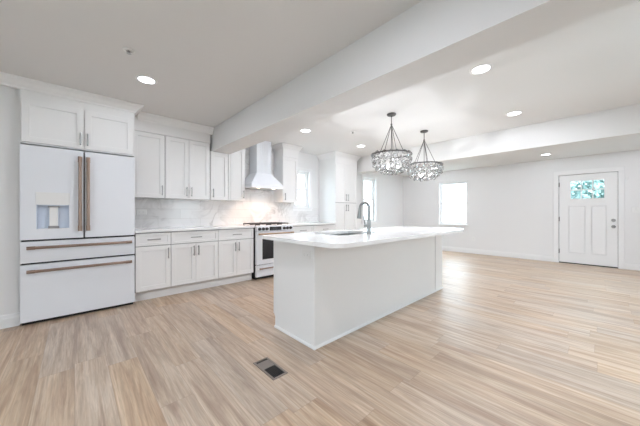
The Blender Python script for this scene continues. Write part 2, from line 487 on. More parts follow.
struct('trim_1', MB().molding([(-4.036, BY), (-4.036, 0.56), (-4.29, 0.56)], CROWN_F, CZ - 0.10), 'trim', 'white crown moulding above the refrigerator cabinet', 'crown moulding')
struct('trim_2', MB().molding([(-4.285, 0.62), (-4.285, 1.628)], CR2, CZ - 0.11), 'trim', 'white crown moulding above the upper cabinets left of the beam', 'crown moulding')
struct('trim_3', MB().molding([(-4.285, 1.937), (-4.285, 2.212), (-4.61, 2.212)], CR2, CZ - 0.11), 'trim', 'white crown moulding between the beam and the hood', 'crown moulding')
struct('trim_4', MB().molding([(-4.61, 3.008), (-4.285, 3.008), (-4.285, 3.402), (KX, 3.402)], CR2, CZ - 0.11), 'trim', 'white crown moulding above the cabinet right of the hood', 'crown moulding')
struct('trim_5', MB().molding([(KX, 4.276), (-4.06, 4.276), (-4.06, 5.04), (KX, 5.04)], CR2, CZ - 0.11), 'trim', 'white crown moulding around the top of the pantry', 'crown moulding')


# windows -----------------------------------------------------------
def sash_window(name, label, axis, plane, a0, a1, z0, z1, depth, casing, sill=True, inward=1):
    """double hung window; axis 'x' lies along Y at x=plane with the room at +X*inward, axis 'y' lies along X at y=plane"""
    def bx(mb, u0, u1, d0, d1, za, zb, bev=0.0):
        lo, hi = sorted((plane + inward * d0, plane + inward * d1))
        if axis == 'x': mb.box(lo, hi, u0, u1, za, zb, bev, 1)
        else: mb.box(u0, u1, lo, hi, za, zb, bev, 1)
        return mb
    fr = MB(); ft = 0.03
    d0, d1 = -depth - 0.03, -depth + 0.03
    bx(fr, a0, a0 + ft, d0, d1, z0, z1); bx(fr, a1 - ft, a1, d0, d1, z0, z1)
    bx(fr, a0 + ft, a1 - ft, d0, d1, z0, z0 + ft); bx(fr, a0 + ft, a1 - ft, d0, d1, z1 - ft, z1)
    root = struct(name, fr, 'trim', label, 'window')
    zm = (z0 + z1) / 2
    for (za, zb, dd) in ((z0 + ft, zm + 0.018, 0.012), (zm - 0.018, z1 - ft, -0.012)):
        s = MB(); st = 0.034; e0, e1 = -depth + dd - 0.011, -depth + dd + 0.011; u0, u1 = a0 + ft, a1 - ft
        bx(s, u0, u0 + st, e0, e1, za, zb, 0.002); bx(s, u1 - st, u1, e0, e1, za, zb, 0.002)
        bx(s, u0 + st, u1 - st, e0, e1, za, za + st, 0.002); bx(s, u0 + st, u1 - st, e0, e1, zb - st, zb, 0.002)
        so = part('sash', s, 'trim', root)
        part('pane', bx(MB(), u0 + st, u1 - st, -depth + dd - 0.002, -depth + dd + 0.002, za + st, zb - st), 'pane', so)
    if casing:
        c = MB(); w = casing
        bx(c, a0 - w, a0, 0, 0.018, z0 - 0.0, z1, 0.002); bx(c, a1, a1 + w, 0, 0.018, z0, z1, 0.002)
        bx(c, a0 - w, a1 + w, 0, 0.020, z1, z1 + w, 0.002)
        bx(c, a0 - w, a1 + w, 0, 0.016, z0 - w, z0 - 0.022, 0.002)
        part('casing', c, 'trim', root)
    if sill:
        ov = 0.02 + (casing or 0)
        part('sill', bx(MB(), a0 - ov, a1 + ov, 0, 0.035, z0 - 0.022, z0, 0.003), 'trim', root)
    return root


sash_window('window_1', 'narrow white sash window between the upper cabinet and the pantry', 'x', KX, *W1, 0.09, 0.075)
sash_window('window_2', 'tall white sash window on the kitchen wall beyond the pantry', 'x', KX, *W2, 0.09, 0.075)
sash_window('window_3', 'bright white sash window in the far wall', 'y', FY, *W3, 0.09, 0.0, True, -1)
sash_window('added_window_4', 'added unseen sash window in the back wall for extra daylight', 'y', BY, *BW[0], 0.09, 0.07, True, 1)  # added out of view to bring in daylight from behind
sash_window('added_window_5', 'added unseen sash window in the side wall to light the island front', 'x', RX, *RW[0], 0.09, 0.07, True, -1)  # added out of view so daylight reaches the island front
sash_window('added_window_6', 'added unseen sash window in the side wall to light the far corner', 'x', RX, *RW[1], 0.09, 0.07, True, -1)  # added out of view so daylight reaches the far kitchen corner

# front door --------------------------------------------------------
dx0, dx1, dz0, dz1 = -0.655, 0.249, 0.022, 2.008
y0, y1 = FY + 0.010, FY + 0.052
gx0, gx1, gz0, gz1 = -0.466, 0.065, 1.463, 1.868
pz0, pz1 = 0.25, 1.31
d = MB()
d.box(dx0, gx0 - 0.03, y0, y1, dz0, dz1); d.box(gx1 + 0.03, dx1, y0, y1, dz0, dz1)       # stiles
d.box(gx0 - 0.03, gx1 + 0.03, y0, y1, gz1 + 0.012, dz1); d.box(gx0 - 0.03, gx1 + 0.03, y0, y1, pz1, gz0 - 0.012)
d.box(gx0 - 0.03, gx1 + 0.03, y0, y1, dz0, pz0); d.box(-0.222, -0.137, y0, y1, pz0, pz1)
d.box(gx0 - 0.03, -0.222, y0 + 0.022, y1 - 0.004, pz0, pz1); d.box(-0.137, gx1 + 0.03, y0 + 0.022, y1 - 0.004, pz0, pz1)
d.box(gx0 - 0.03, gx0, y0, y1, gz0 - 0.012, gz1 + 0.012); d.box(gx1, gx1 + 0.03, y0, y1, gz0 - 0.012, gz1 + 0.012)
for (a, b) in ((gx0 - 0.03, -0.222), (-0.137, gx1 + 0.03)):                               # sticking around the panels
    d.box(a + 0.011, b - 0.011, y0 + 0.006, y0 + 0.03, pz0 + 0.011, pz1 - 0.011, 0.003, 1)
door = struct('door_1', d, 'trim', 'white front door with six small glass panes at the top', 'door')
mt = MB()
mt.box(gx0 - 0.014, gx0 + 0.008, y0 - 0.006, y1, gz0 - 0.014, gz1 + 0.014); mt.box(gx1 - 0.008, gx1 + 0.014, y0 - 0.006, y1, gz0 - 0.014, gz1 + 0.014)
mt.box(gx0, gx1, y0 - 0.006, y1, gz0 - 0.014, gz0 + 0.008); mt.box(gx0, gx1, y0 - 0.006, y1, gz1 - 0.008, gz1 + 0.014)
for k in (1, 2):
    x = gx0 + (gx1 - gx0) * k / 3; mt.box(x - 0.010, x + 0.010, y0 - 0.002, y0 + 0.03, gz0, gz1)
zc = (gz0 + gz1) / 2; mt.box(gx0, gx1, y0 - 0.002, y0 + 0.03, zc - 0.011, zc + 0.011)
gf = part('glazing_frame', mt, 'trim', door)
part('pane', MB().box(gx0, gx1, y0 + 0.018, y0 + 0.022, gz0, gz1), 'doorpane', gf)
part('deadbolt', MB().cyl((0.190, y0, 0.995), (0.190, y0 - 0.014, 0.995), 0.033, 0.028, 20).box(0.184, 0.196, y0 - 0.03, y0 - 0.012, 0.976, 1.014, 0.002), 'nickel', door, smooth=True)
kb = MB().cyl((0.190, y0, 0.862), (0.190, y0 - 0.012, 0.862), 0.033, 0.029, 20).cyl((0.190, y0 - 0.012, 0.862), (0.190, y0 - 0.04, 0.862), 0.012, n=12)
kb.sphere((0.190, y0 - 0.055, 0.862), 0.030, 3, (1, 0.75, 1))
part('knob', kb, 'nickel', door, smooth=True)
for z in (1.80, 1.01, 0.27):
    part('hinge', MB().cyl((dx0 - 0.002, y0 - 0.012, z - 0.05), (dx0 - 0.002, y0 - 0.012, z + 0.05), 0.011, n=10), 'iron', door)
part('door_sweep', MB().box(dx0, dx1, y0 + 0.004, y1, 0.004, 0.022), 'rubber', door)
part('gap_blackout_strip', MB().box(dx0 - 0.0075, dx0 + 0.004, y0 + 0.03, y1 + 0.01, 0.02, dz1 + 0.006).box(dx0 - 0.007, dx1 + 0.004, y0 + 0.03, y1 + 0.01, dz1 - 0.002, dz1 + 0.0075).box(dx1 - 0.004, dx1 + 0.0045, y0 + 0.03, y1 + 0.01, 0.02, dz1 - 0.002), 'rubber', door)  # dark strips added to darken the door gap and stop light leaking in
part('threshold', MB().box(DR[0], DR[1], FY - 0.004, FY + 0.14, 0, 0.006), 'rubber', door)
jm = MB()
jm.box(DR[0], dx0 - 0.007, FY, FY + 0.12, 0, DR[3]); jm.box(dx1 + 0.004, DR[1], FY, FY + 0.12, 0, DR[3]); jm.box(DR[0], DR[1], FY, FY + 0.12, dz1 + 0.007, DR[3])
cs = jm
cs.box(DR[0] - 0.078, DR[0] + 0.006, FY - 0.02, FY, 0, DR[3] - 0.006, 0.003, 1); cs.box(DR[1] - 0.006, DR[1] + 0.078, FY - 0.02, FY, 0, DR[3] - 0.006, 0.003, 1)
cs.box(DR[0] - 0.078, DR[1] + 0.078, FY - 0.022, FY, DR[3] - 0.006, DR[3] + 0.085, 0.003, 1)
struct('trim_6', cs, 'trim', 'white casing around the front door', 'door casing')

# ------------------------------------------------------------------ refrigerator
FX = -3.997
fy0, fy1, fz = -0.403, 0.552, 1.852
fr = thing('refrigerator', 'matte white french-door refrigerator with bronze bar handles', 'refrigerator', (-4.3, 0.083, 0))
part('body', MB().box(-4.60, FX - 0.066, fy0 + 0.004, fy1 - 0.004, 0.03, fz - 0.004), 'black', fr)  # black body colour puts shade into the gaps between doors and drawers
part('kick_plate', MB().box(-4.55, FX - 0.05, fy0 + 0.01, fy1 - 0.01, 0, 0.032), 'black', fr)
mid = 0.080
dleft = MB()
rz0, rz1, ry0, ry1 = 0.985, 1.245, -0.290, -0.042   # dispenser bay
X0, X1 = FX - 0.062, FX
dz_0, dz_1 = 0.878, fz
dleft.box(X0, X1, fy0, ry0, dz_0, dz_1); dleft.box(X0, X1, ry1, mid - 0.006, dz_0, dz_1)
dleft.box(X0, X1, ry0, ry1, dz_0, rz0); dleft.box(X0, X1, ry0, ry1, rz1, dz_1); dleft.box(X0, X0 + 0.006, ry0, ry1, rz0, rz1)
dl = part('door', dleft, 'appliance', fr)
part('dispenser_panel', MB().box(X1, X1 + 0.006, ry0 - 0.004, ry1 + 0.004, rz1 - 0.004, 1.372, 0.002), 'plate', dl, 'white dispenser control strip')
rc = MB()
rc.box(X0 + 0.006, X0 + 0.010, ry0, ry1, rz0, rz1); rc.box(X0 + 0.01, X1 - 0.001, ry0, ry0 + 0.004, rz0, rz1); rc.box(X0 + 0.01, X1 - 0.001, ry1 - 0.004, ry1, rz0, rz1)
rc.box(X0 + 0.01, X1 - 0.001, ry0 + 0.004, ry1 - 0.004, rz1 - 0.012, rz1)
part('dispenser_bay', rc, 'recess', dl, 'blue-grey dispenser bay')
part('dispenser_paddle', MB().box(X0 + 0.02, X1 - 0.006, -0.196, -0.130, 1.015, 1.225, 0.004), 'plate', dl)
part('dispenser_nozzle', MB().box(X0 + 0.012, X1 - 0.002, -0.206, -0.120, 1.215, 1.236), 'gap', dl)
part('drip_grille', MB().box(X0 + 0.012, X1 - 0.004, -0.204, -0.122, rz0 + 0.004, 1.014), 'gap', dl)
part('drip_tray', MB().box(X0 + 0.011, X1 - 0.001, ry0 + 0.005, ry1 - 0.005, rz0, rz0 + 0.004), 'plate', dl)
dr = part('door', MB().box(X0, X1, mid + 0.006, fy1, dz_0, dz_1, 0.004), 'appliance', fr)


def bar_v(y, z0, z1):
    m = MB().cyl((FX + 0.052, y, z0), (FX + 0.052, y, z1), 0.0155, n=16)
    for z in (z0 + 0.03, z1 - 0.03): m.cyl((FX - 0.001, y, z), (FX + 0.052, y, z), 0.010, n=12); m.cyl((FX + 0.052, y, z - 0.03), (FX + 0.052, y, z + 0.03), 0.0180, n=16)
    return m


def bar_h(z, ya, yb, X=FX, r=0.0145, out=0.052):
    m = MB().cyl((X + out, ya, z), (X + out, yb, z), r, n=16)
    for y in (ya + 0.03, yb - 0.03): m.cyl((X - 0.001, y, z), (X + out, y, z), r * 0.8, n=12); m.cyl((X + out, y - 0.03, z), (X + out, y + 0.03, z), r * 1.18, n=16)
    return m


part('handle', bar_v(0.045, 0.955, 1.780), 'bronze', dl, smooth=True)
part('handle', bar_v(0.113, 0.955, 1.780), 'bronze', dr, smooth=True)
w1 = part('drawer', MB().box(X0, X1, fy0, fy1, 0.640, 0.858, 0.004), 'appliance', fr)
part('handle', bar_h(0.798, fy0 + 0.05, fy1 - 0.035), 'bronze', w1, smooth=True)
w2 = part('drawer', MB().box(X0, X1, fy0, fy1, 0.036, 0.620, 0.004), 'appliance', fr)
part('handle', bar_h(0.557, fy0 + 0.05, fy1 - 0.035), 'bronze', w2, smooth=True)

# cabinet over the refrigerator
c = thing('wall_cabinet', 'white two-door cabinet above the refrigerator', 'cabinet', (-4.3, 0.083, 1.87), 'upper kitchen cabinets')
part('body', MB().box(-4.61, -4.038, -0.4065, 0.556, 1.872, CZ - 0.001), 'cabinet', c)
for ya, yb, hy in ((-0.394, 0.076, 0.050), (0.084, 0.535, 0.110)):
    dd = part('door', MB().shaker(-4.037, ya, yb, 1.885, 2.325, t=0.030), 'cabinet', c)
    h = MB(); pts = [(-4.008, hy, 1.925), (-3.985, hy, 1.935), (-3.975, hy, 1.975), (-3.975, hy, 2.005), (-3.985, hy, 2.045), (-4.008, hy, 2.055)]
    part('handle', h.tube(pts, 0.0085, 8), 'nickel', dd, smooth=True)


# ------------------------------------------------------------------ base cabinets
def base_cabinet(ya, yb, label, ndoor, hinge='l', end_toe=True):
    FXB = -4.076
    r = thing('base_cabinet', label, 'cabinet', (-4.35, (ya + yb) / 2, 0), 'lower kitchen cabinets')
    part('body', MB().box(-4.60, FXB, ya, yb, 0.128, 0.898), 'gap', r)  # grey carcass colour stands in for shade between the fronts
    part('toe_kick', MB().box(-4.60, -4.126, ya, yb, 0, 0.130), 'cabinet', r)
    g = 0.0035
    dw = part('drawer', MB().shaker(FXB + 0.001, ya + g, yb - g, 0.722, 0.884, rail=0.035), 'cabinet', r)
    ym = (ya + yb) / 2; hl = 0.075
    part('handle', MB().pull_h(-4.056, 0.805, ym - hl, ym + hl), 'nickel', dw, smooth=True)
    if ndoor == 1: spans = [(ya + g, yb - g, yb - 0.035 if hinge == 'l' else ya + 0.035)]
    else: spans = [(ya + g, ym - g / 2, ym - 0.032), (ym + g / 2, yb - g, ym + 0.032)]
    for a, b, hy in spans:
        dd = part('door', MB().shaker(FXB + 0.001, a, b, 0.135, 0.712), 'cabinet', r)
        part('handle', MB().pull_v(-4.056, hy, 0.535, 0.680), 'nickel', dd, smooth=True)
    return r


base_cabinet(0.566, 0.974, 'white single-door base cabinet right beside the refrigerator', 1)
base_cabinet(0.974, 1.630, 'wider white two-door base cabinet in the middle left of the range', 2)
base_cabinet(1.630, 2.240, 'white two-door base cabinet touching the left side of the range', 2)
base_cabinet(3.040, 3.612, 'white base cabinet touching the right side of the range', 2)
base_cabinet(3.612, 4.272, 'white base cabinet between the pantry and the next base cabinet', 2)
single('countertop', MB().box(-4.606, -4.032, 0.562, 2.243, 0.899, 0.930, 0.003), 'quartz', 'white quartz countertop between the refrigerator and the range', 'countertop', (-4.3, 1.4, 0.899), 'kitchen countertops')
single('countertop', MB().box(-4.606, -4.032, 3.037, 4.273, 0.899, 0.930, 0.003), 'quartz', 'white quartz countertop between the range and the pantry', 'countertop', (-4.3, 3.65, 0.899), 'kitchen countertops')

# ------------------------------------------------------------------ upper cabinets
def upper_cabinet(ya, yb, label, spans, ztop, body_top):
    XU = -4.312
    r = thing('wall_cabinet', label, 'cabinet', (-4.45, (ya + yb) / 2, 1.365), 'upper kitchen cabinets')
    part('body', MB().box(-4.605, XU, ya, yb, 1.368, body_top), 'cabinet', r)
    for a, b, hy in spans:
        dd = part('door', MB().shaker(XU + 0.001, a, b, 1.368, ztop), 'cabinet', r)
        if hy is not None: part('handle', MB().pull_v(XU + 0.021, hy, 1.405, 1.545), 'nickel', dd, smooth=True)
    part('door_gap_shade', MB().box(XU - 0.0005, XU + 0.0008, yb - 0.008, yb, 1.368, ztop), 'gap', r)  # grey strip paints the shade in the gap between cabinets
    if ztop > 2.2: part('frieze', MB().box(XU, -4.290, ya, yb, ztop + 0.006, CZ - 0.001), 'cabinet', r)
    return r


upper_cabinet(0.564, 0.958, 'white single-door upper cabinet right beside the refrigerator', [(0.567, 0.948, 0.915)], 2.268, CZ - 0.002)
upper_cabinet(0.958, 1.598, 'white two-door upper cabinet just left of the ceiling beam', [(0.965, 1.274, 1.242), (1.278, 1.588, 1.310)], 2.268, CZ - 0.002)
upper_cabinet(1.598, 1.900, 'shorter white upper cabinet tucked under the ceiling beam', [(1.604, 1.890, 1.640)], 2.140, 2.153)
u = upper_cabinet(1.937, 2.205, 'narrow white upper cabinet between the ceiling beam and the range hood', [(1.940, 2.200, 2.168)], 2.268, CZ - 0.002)
part('filler_strip', MB().box(-4.40, -4.296, 1.902, 1.938, 1.368, 2.152), 'cabinet', u)
upper_cabinet(3.012, 3.400, 'white upper cabinet between the range hood and the kitchen window', [(3.015, 3.390, 3.055)], 2.268, CZ - 0.002)

# ------------------------------------------------------------------ pantry
p = thing('pantry_cabinet', 'tall white pantry cabinet at the end of the kitchen wall', 'cabinet', (-4.34, 4.658, 0))
part('body', MB().box(-4.61, -4.082, 4.278, 5.038, 0.10, CZ - 0.001), 'cabinet', p)
part('toe_kick', MB().box(-4.61, -4.13, 4.280, 5.036, 0, 0.10), 'cabinet', p)
part('gap_shade_strip', MB().box(-4.083, -4.0805, 4.29, 5.03, 1.380, 1.395), 'gap', p)  # grey strip paints the shade between upper and lower doors
part('frieze', MB().box(-4.082, -4.062, 4.278, 5.038, 2.275, CZ - 0.001), 'cabinet', p)
for a, b, hy in ((4.282, 4.656, 4.622), (4.660, 5.034, 4.694)):
    dd = part('door', MB().shaker(-4.081, a, b, 0.115, 1.382), 'cabinet', p)
    part('handle', MB().pull_v(-4.061, hy, 1.19, 1.345), 'nickel', dd, smooth=True)
    dd = part('door', MB().shaker(-4.081, a, b, 1.393, 2.268), 'cabinet', p)
    part('handle', MB().pull_v(-4.061, hy, 1.43, 1.585), 'nickel', dd, smooth=True)

# ------------------------------------------------------------------ range
ra, rb = 2.258, 3.026
rg = thing('gas_range', 'white slide-in gas range with copper handles and black grates', 'range', (-4.3, 2.64, 0))
part('body', MB().box(-4.60, -4.045, ra + 0.004, rb - 0.004, 0.04, 0.905), 'black', rg)
part('foot', MB().box(-4.57, -4.06, ra + 0.02, rb - 0.02, 0, 0.042), 'black', rg)
cp = part('control_panel', MB().box(-4.045, -3.985, ra, rb, 0.832, 0.918, 0.004), 'appliance', rg)
for y in (2.312, 2.384, 2.456, 2.822, 2.894, 2.966):
    part('knob', MB().cyl((-3.986, y, 0.876), (-3.972, y, 0.876), 0.027, 0.026, 20).cyl((-3.972, y, 0.876), (-3.950, y, 0.876), 0.021, 0.019, 20).box(-3.951, -3.946, y - 0.003, y + 0.003, 0.858, 0.894), 'darkbronze', cp, smooth=True)
part('display', MB().box(-3.986, -3.982, 2.512, 2.762, 0.842, 0.908, 0.001), 'blackglass', cp)
rr = random.Random(3)
for i in range(6):
    y = 2.545 + i * 0.034; part('display_mark', MB().box(-3.982, -3.9812, y, y + rr.uniform(0.008, 0.016), 0.855, 0.859), 'display_mark', cp)
for i in range(3):
    y = 2.595 + i * 0.030; part('display_mark', MB().box(-3.982, -3.9812, y, y + 0.012, 0.878, 0.886), 'display_mark', cp)
od = part('oven_door', MB().box(-4.045, -3.992, ra + 0.002, rb - 0.002, 0.262, 0.826, 0.004), 'appliance', rg)
part('oven_window', MB().box(-3.993, -3.990, 2.372, 2.918, 0.345, 0.708, 0.001), 'blackglass', od)
part('handle', bar_h(0.790, ra + 0.018, rb - 0.018, -3.992, 0.0125, 0.052), 'copper', od, smooth=True)
rd = part('drawer', MB().box(-4.045, -3.992, ra + 0.002, rb - 0.002, 0.052, 0.248, 0.004), 'appliance', rg)
part('handle', bar_h(0.196, ra + 0.04, rb - 0.04, -3.992, 0.011, 0.045), 'bronze', rd, smooth=True)
part('cooktop', MB().box(-4.60, -3.995, ra, rb, 0.906, 0.930, 0.004), 'appliance', rg)
for k in range(3):
    ya = ra + 0.03 + k * 0.239; yb = ya + 0.230; g = MB(); xa, xb = -4.53, -4.09
    for (q0, q1, q2, q3) in ((xa, xb, ya, ya + 0.012), (xa, xb, yb - 0.012, yb), (xa, xa + 0.012, ya, yb), (xb - 0.012, xb, ya, yb)): g.box(q0, q1, q2, q3, 0.948, 0.966)
    yc = (ya + yb) / 2; xc = (xa + xb) / 2
    g.box(xa, xb, yc - 0.006, yc + 0.006, 0.950, 0.968); g.box(xc - 0.006, xc + 0.006, ya, yb, 0.950, 0.968)
    for q in (xa + 0.11, xb - 0.11): g.box(q - 0.006, q + 0.006, ya, yb, 0.950, 0.968)
    for x in (xa + 0.006, xb - 0.006):
        for y in (ya + 0.006, yb - 0.006): g.box(x - 0.006, x + 0.006, y - 0.006, y + 0.006, 0.930, 0.95)
    part('grate', g, 'iron', rg)
    for q in (xa + 0.11, xb - 0.11): part('burner', MB().cyl((q, yc, 0.929), (q, yc, 0.944), 0.042, 0.038, 20), 'iron', rg)

# ------------------------------------------------------------------ hood
hy0, hy1, hxf = 2.236, 2.890, -4.118
hc = (hy0 + hy1) / 2 + 0.03
hd = thing('range_hood', 'white pyramid range hood with a square chimney above the range', 'range hood', (-4.4, 2.6, 1.60))
can = MB(); zb, zl, zt = 1.605, 1.668, 1.895
cy0, cy1, cxf = 2.452, 2.772, -4.330
lo = [(-4.606, hy0), (hxf, hy0), (hxf, hy1), (-4.606, hy1)]; hi = [(-4.606, cy0), (cxf, cy0), (cxf, cy1), (-4.606, cy1)]
bm = can.bm
A = [bm.verts.new((x, y, zb)) for x, y in lo]; B = [bm.verts.new((x, y, zl)) for x, y in lo]; C_ = [bm.verts.new((x, y, zt)) for x, y in hi]
bm.faces.new(A[::-1]); bm.faces.new(C_)
for i in range(4):
    j = (i + 1) % 4
    bm.faces.new((A[i], A[j], B[j], B[i])); bm.faces.new((B[i], B[j], C_[j], C_[i]))
part('canopy', can, 'appliance', hd)
ch = MB().box(-4.606, cxf - 0.004, cy0 + 0.004, cy1 - 0.004, zt, CZ - 0.002)
for k in range(8):
    y = cy0 + 0.004 + (cy1 - cy0 - 0.008) * k / 8; ch.box(cxf - 0.004, cxf, y + 0.002, y + (cy1 - cy0 - 0.008) / 8 - 0.002, zt, CZ - 0.002)
part('chimney', ch, 'appliance', hd)
part('filter', MB().box(-4.54, -4.20, hy0 + 0.05, hy1 - 0.05, zb - 0.004, zb + 0.001), 'steel', hd)
for y in (2.40, 2.72):
    part('light', MB().cyl((-4.17, y, zb - 0.005), (-4.17, y, zb + 0.001), 0.026, n=20), 'hoodlamp', hd, 'glowing warm hood light')
    l = bpy.data.lights.new('hood_lamp', 'SPOT'); l.energy = 7; l.color = (1, 0.68, 0.50); l.spot_size = math.radians(150); l.spot_blend = 0.8; l.shadow_soft_size = 0.03
    lo_ = bpy.data.objects.new('hood_lamp', l); COL.objects.link(lo_); lo_.location = (-4.22, y, zb - 0.02)

# ------------------------------------------------------------------ island
IXB = -2.298
IX0, IX1, IY0, IY1 = -2.255, -1.657, 1.487, 4.12
isl = thing('kitchen_island', 'long white panelled kitchen island below the chandeliers', 'kitchen island', (-1.97, 2.8, 0))
part('body', MB().box(IXB, IX1 - 0.02, IY0 + 0.02, 1.88, 0.10, 0.896).box(IXB, IX1 - 0.02, 2.60, IY1 - 0.02, 0.10, 0.896).box(IXB, IX1 - 0.02, 1.88, 2.60, 0.10, 0.66).box(IXB, IXB + 0.016, 1.88, 2.60, 0.66, 0.896), 'cabinet', isl)
part('toe_kick', MB().box(IX0 + 0.02, IX1 - 0.02, IY0 + 0.02, IY1 - 0.02, 0, 0.10), 'cabinet', isl)
part('end_panel', MB().box(IX0, IX1 - 0.022, IY0, IY0 + 0.02, 0, 0.896, 0.001, 1), 'cabinet', isl)
part('end_panel', MB().box(IX0, IX1 - 0.022, IY1 - 0.02, IY1, 0, 0.896, 0.001, 1), 'cabinet', isl)
part('back_panel', MB().box(IX1 - 0.02, IX1 - 0.004, IY0 + 0.04, 3.872, 0, 0.896), 'cabinet', isl)
part('corner_post', MB().box(IX1 - 0.022, IX1, IY0 - 0.001, IY0 + 0.040, 0, 0.896, 0.0015, 1), 'cabinet', isl)
part('filler_panel', MB().box(IX1 - 0.02, IX1, 3.882, IY1 + 0.001, 0, 0.896, 0.0015, 1), 'cabinet', isl)
part('panel_gap_shade', MB().box(IX1 - 0.022, IX1 - 0.006, 3.871, 3.883, 0, 0.896), 'gap', isl)  # grey strip paints the shade in the groove between panels
part('shoe_molding', MB().molding([(IX0, IY0), (IX1, IY0), (IX1, IY1), (IX0, IY1)], [(0, 0), (0.013, 0), (0.012, 0.012), (0.006, 0.020), (0, 0.021)]), 'trim', isl)
n = 5; w = (IY1 - IY0 - 0.04) / n
for k in range(n):
    a = IY0 + 0.02 + k * w
    dd = part('door', MB().shaker(IXB - 0.001, a + 0.002, a + w - 0.002, 0.115, 0.885, s=-1), 'cabinet', isl)
    part('handle', MB().pull_v(IXB - 0.021, a + w - 0.04, 0.70, 0.84, s=-1), 'nickel', dd, smooth=True)


def rounded(x0, x1, y0, y1, radii, n=10):
    pts = []
    for (cx, cy, a0), r in zip(((x0, y0, PI), (x1, y0, 1.5 * PI), (x1, y1, 0), (x0, y1, 0.5 * PI)), radii):
        sx = 1 if cx == x0 else -1; sy = 1 if cy == y0 else -1
        for i in range(n + 1):
            t = a0 + i * PI / 2 / n
            pts.append((cx + sx * r + r * math.cos(t), cy + sy * r + r * math.sin(t)))
    return pts


# island top with a sink cutout, built as four slabs around the hole
SX0, SX1, SY0, SY1 = -2.19, -1.76, 1.92, 2.56
outer = rounded(-2.335, -1.285, 1.368, 4.12, (0.05, 0.12, 0.25, 0.05))
hole = rounded(SX0, SX1, SY0, SY1, (0.05, 0.05, 0.05, 0.05), 5)
ct = MB(); bm = ct.bm
zT, zB = 0.930, 0.897
loops = {}
for z in (zT, zB):
    vo = [bm.verts.new((x, y, z)) for x, y in outer]; vh = [bm.verts.new((x, y, z)) for x, y in hole]
    eo = [bm.edges.new((vo[i], vo[(i + 1) % len(vo)])) for i in range(len(vo))]; eh = [bm.edges.new((vh[i], vh[(i + 1) % len(vh)])) for i in range(len(vh))]
    bmesh.ops.triangle_fill(bm, use_beauty=True, use_dissolve=False, edges=eo + eh)
    loops[z] = (vo, vh)
for k in (0, 1):
    a, b = loops[zT][k], loops[zB][k]
    for i in range(len(a)): bm.faces.new((a[i], a[(i + 1) % len(a)], b[(i + 1) % len(b)], b[i]))
single('countertop', ct, 'quartz', 'white quartz top with rounded corners on the kitchen island', 'countertop', (-1.81, 2.76, 0.897), 'kitchen countertops', smooth=True)

sk = MB()
sk.box(SX0 - 0.015, SX0 + 0.002, SY0 - 0.015, SY1 + 0.015, 0.70, 0.8965); sk.box(SX1 - 0.002, SX1 + 0.015, SY0 - 0.015, SY1 + 0.015, 0.70, 0.8965)
sk.box(SX0, SX1, SY0 - 0.015, SY0 + 0.002, 0.70, 0.8965); sk.box(SX0, SX1, SY1 - 0.002, SY1 + 0.015, 0.70, 0.8965)
sk.box(SX0 - 0.015, SX1 + 0.015, SY0 - 0.015, SY1 + 0.015, 0.69, 0.70)
sk.cyl((-1.95, 2.19, 0.70), (-1.95, 2.19, 0.704), 0.045, n=20)
single('sink', sk, 'steel', 'stainless steel undermount sink in the island top', 'sink', (-1.95, 2.19, 0.69))

fx, fy = -1.690, 2.300
fc = thing('faucet', 'tall brushed steel gooseneck faucet on the island beside the sink', 'faucet', (fx, fy, 0.930))
part('base', MB().cyl((fx, fy, 0.930), (fx, fy, 0.938), 0.030, 0.028, 24).cyl((fx, fy, 0.936), (fx, fy, 1.075), 0.0215, 0.0195, 24), 'faucet', fc, smooth=True)
pts = []; R_ = 0.058; top = 1.208; dirx, diry = -1.0, -0.05
for i in range(6): pts.append((fx, fy, 1.07 + (top - 1.07) * i / 5))
for i in range(1, 17):
    a = PI * i / 17 * 1.06
    s_ = R_ - R_ * math.cos(a); pts.append((fx + dirx * s_, fy + diry * s_, top + R_ * math.sin(a)))
e_ = pts[-1]; q_ = pts[-2]
part('spout', MB().tube(pts, 0.0155, 14), 'faucet', fc, smooth=True)
dv = (Vector(e_) - Vector(q_)).normalized(); e1 = Vector(e_) + dv * 0.03; e2 = e1 + dv * 0.085
part('spray_head', MB().cyl(e_, e1, 0.0165, 0.019, 20).cyl(e1, e2, 0.019, 0.025, 20), 'faucet', fc, smooth=True)
lv = MB().cyl((fx, fy, 1.020), (fx - 0.030, fy - 0.043, 1.020), 0.017, n=18).cyl((fx - 0.026, fy - 0.036, 1.025), (fx - 0.040, fy - 0.044, 1.125), 0.007, 0.005, 12)
part('lever', lv, 'faucet', fc, smooth=True)


# ------------------------------------------------------------------ outlets and switches
def plate(name, label, cat, c, axis, w, h, kind='outlet', group=None):
    """cover plate centred at c on a surface; axis +X or -Y is the way it faces"""
    r = thing(name, label, cat, c, group)
    x, y, z = c

    def b(mb, u0, u1, d0, d1, za, zb, bev=0.0):
        if axis == '+X': mb.box(x + d0, x + d1, y + u0, y + u1, z + za, z + zb, bev, 1)
        else: mb.box(x + u0, x + u1, y - d1, y - d0, z + za, z + zb, bev, 1)
        return mb
    part('cover_plate', b(MB(), -w / 2, w / 2, 0, 0.006, -h / 2, h / 2, 0.002), 'plate', r)
    if kind == 'outlet':
        hor = w > h
        for k in (-1, 1):
            f = MB()
            o = k * 0.022
            u, v = (o, 0) if hor else (0, o)
            b(f, u - 0.016, u + 0.016, 0.006, 0.0075, v - 0.016, v + 0.016, 0.001)
            so = part('socket', f, 'plate', r)
            for q in (-0.006, 0.006):
                s = MB()
                if hor: b(s, u - 0.004, u + 0.004, 0.0075, 0.008, v + q - 0.001, v + q + 0.001)
                else: b(s, u + q - 0.001, u + q + 0.001, 0.0075, 0.008, v - 0.004, v + 0.004)
                part('slot', s, 'slot', so)
    else:
        part('switch_paddle', b(MB(), -0.014, 0.014, 0.006, 0.010, -0.032, 0.032, 0.002), 'plate', r)
    return r


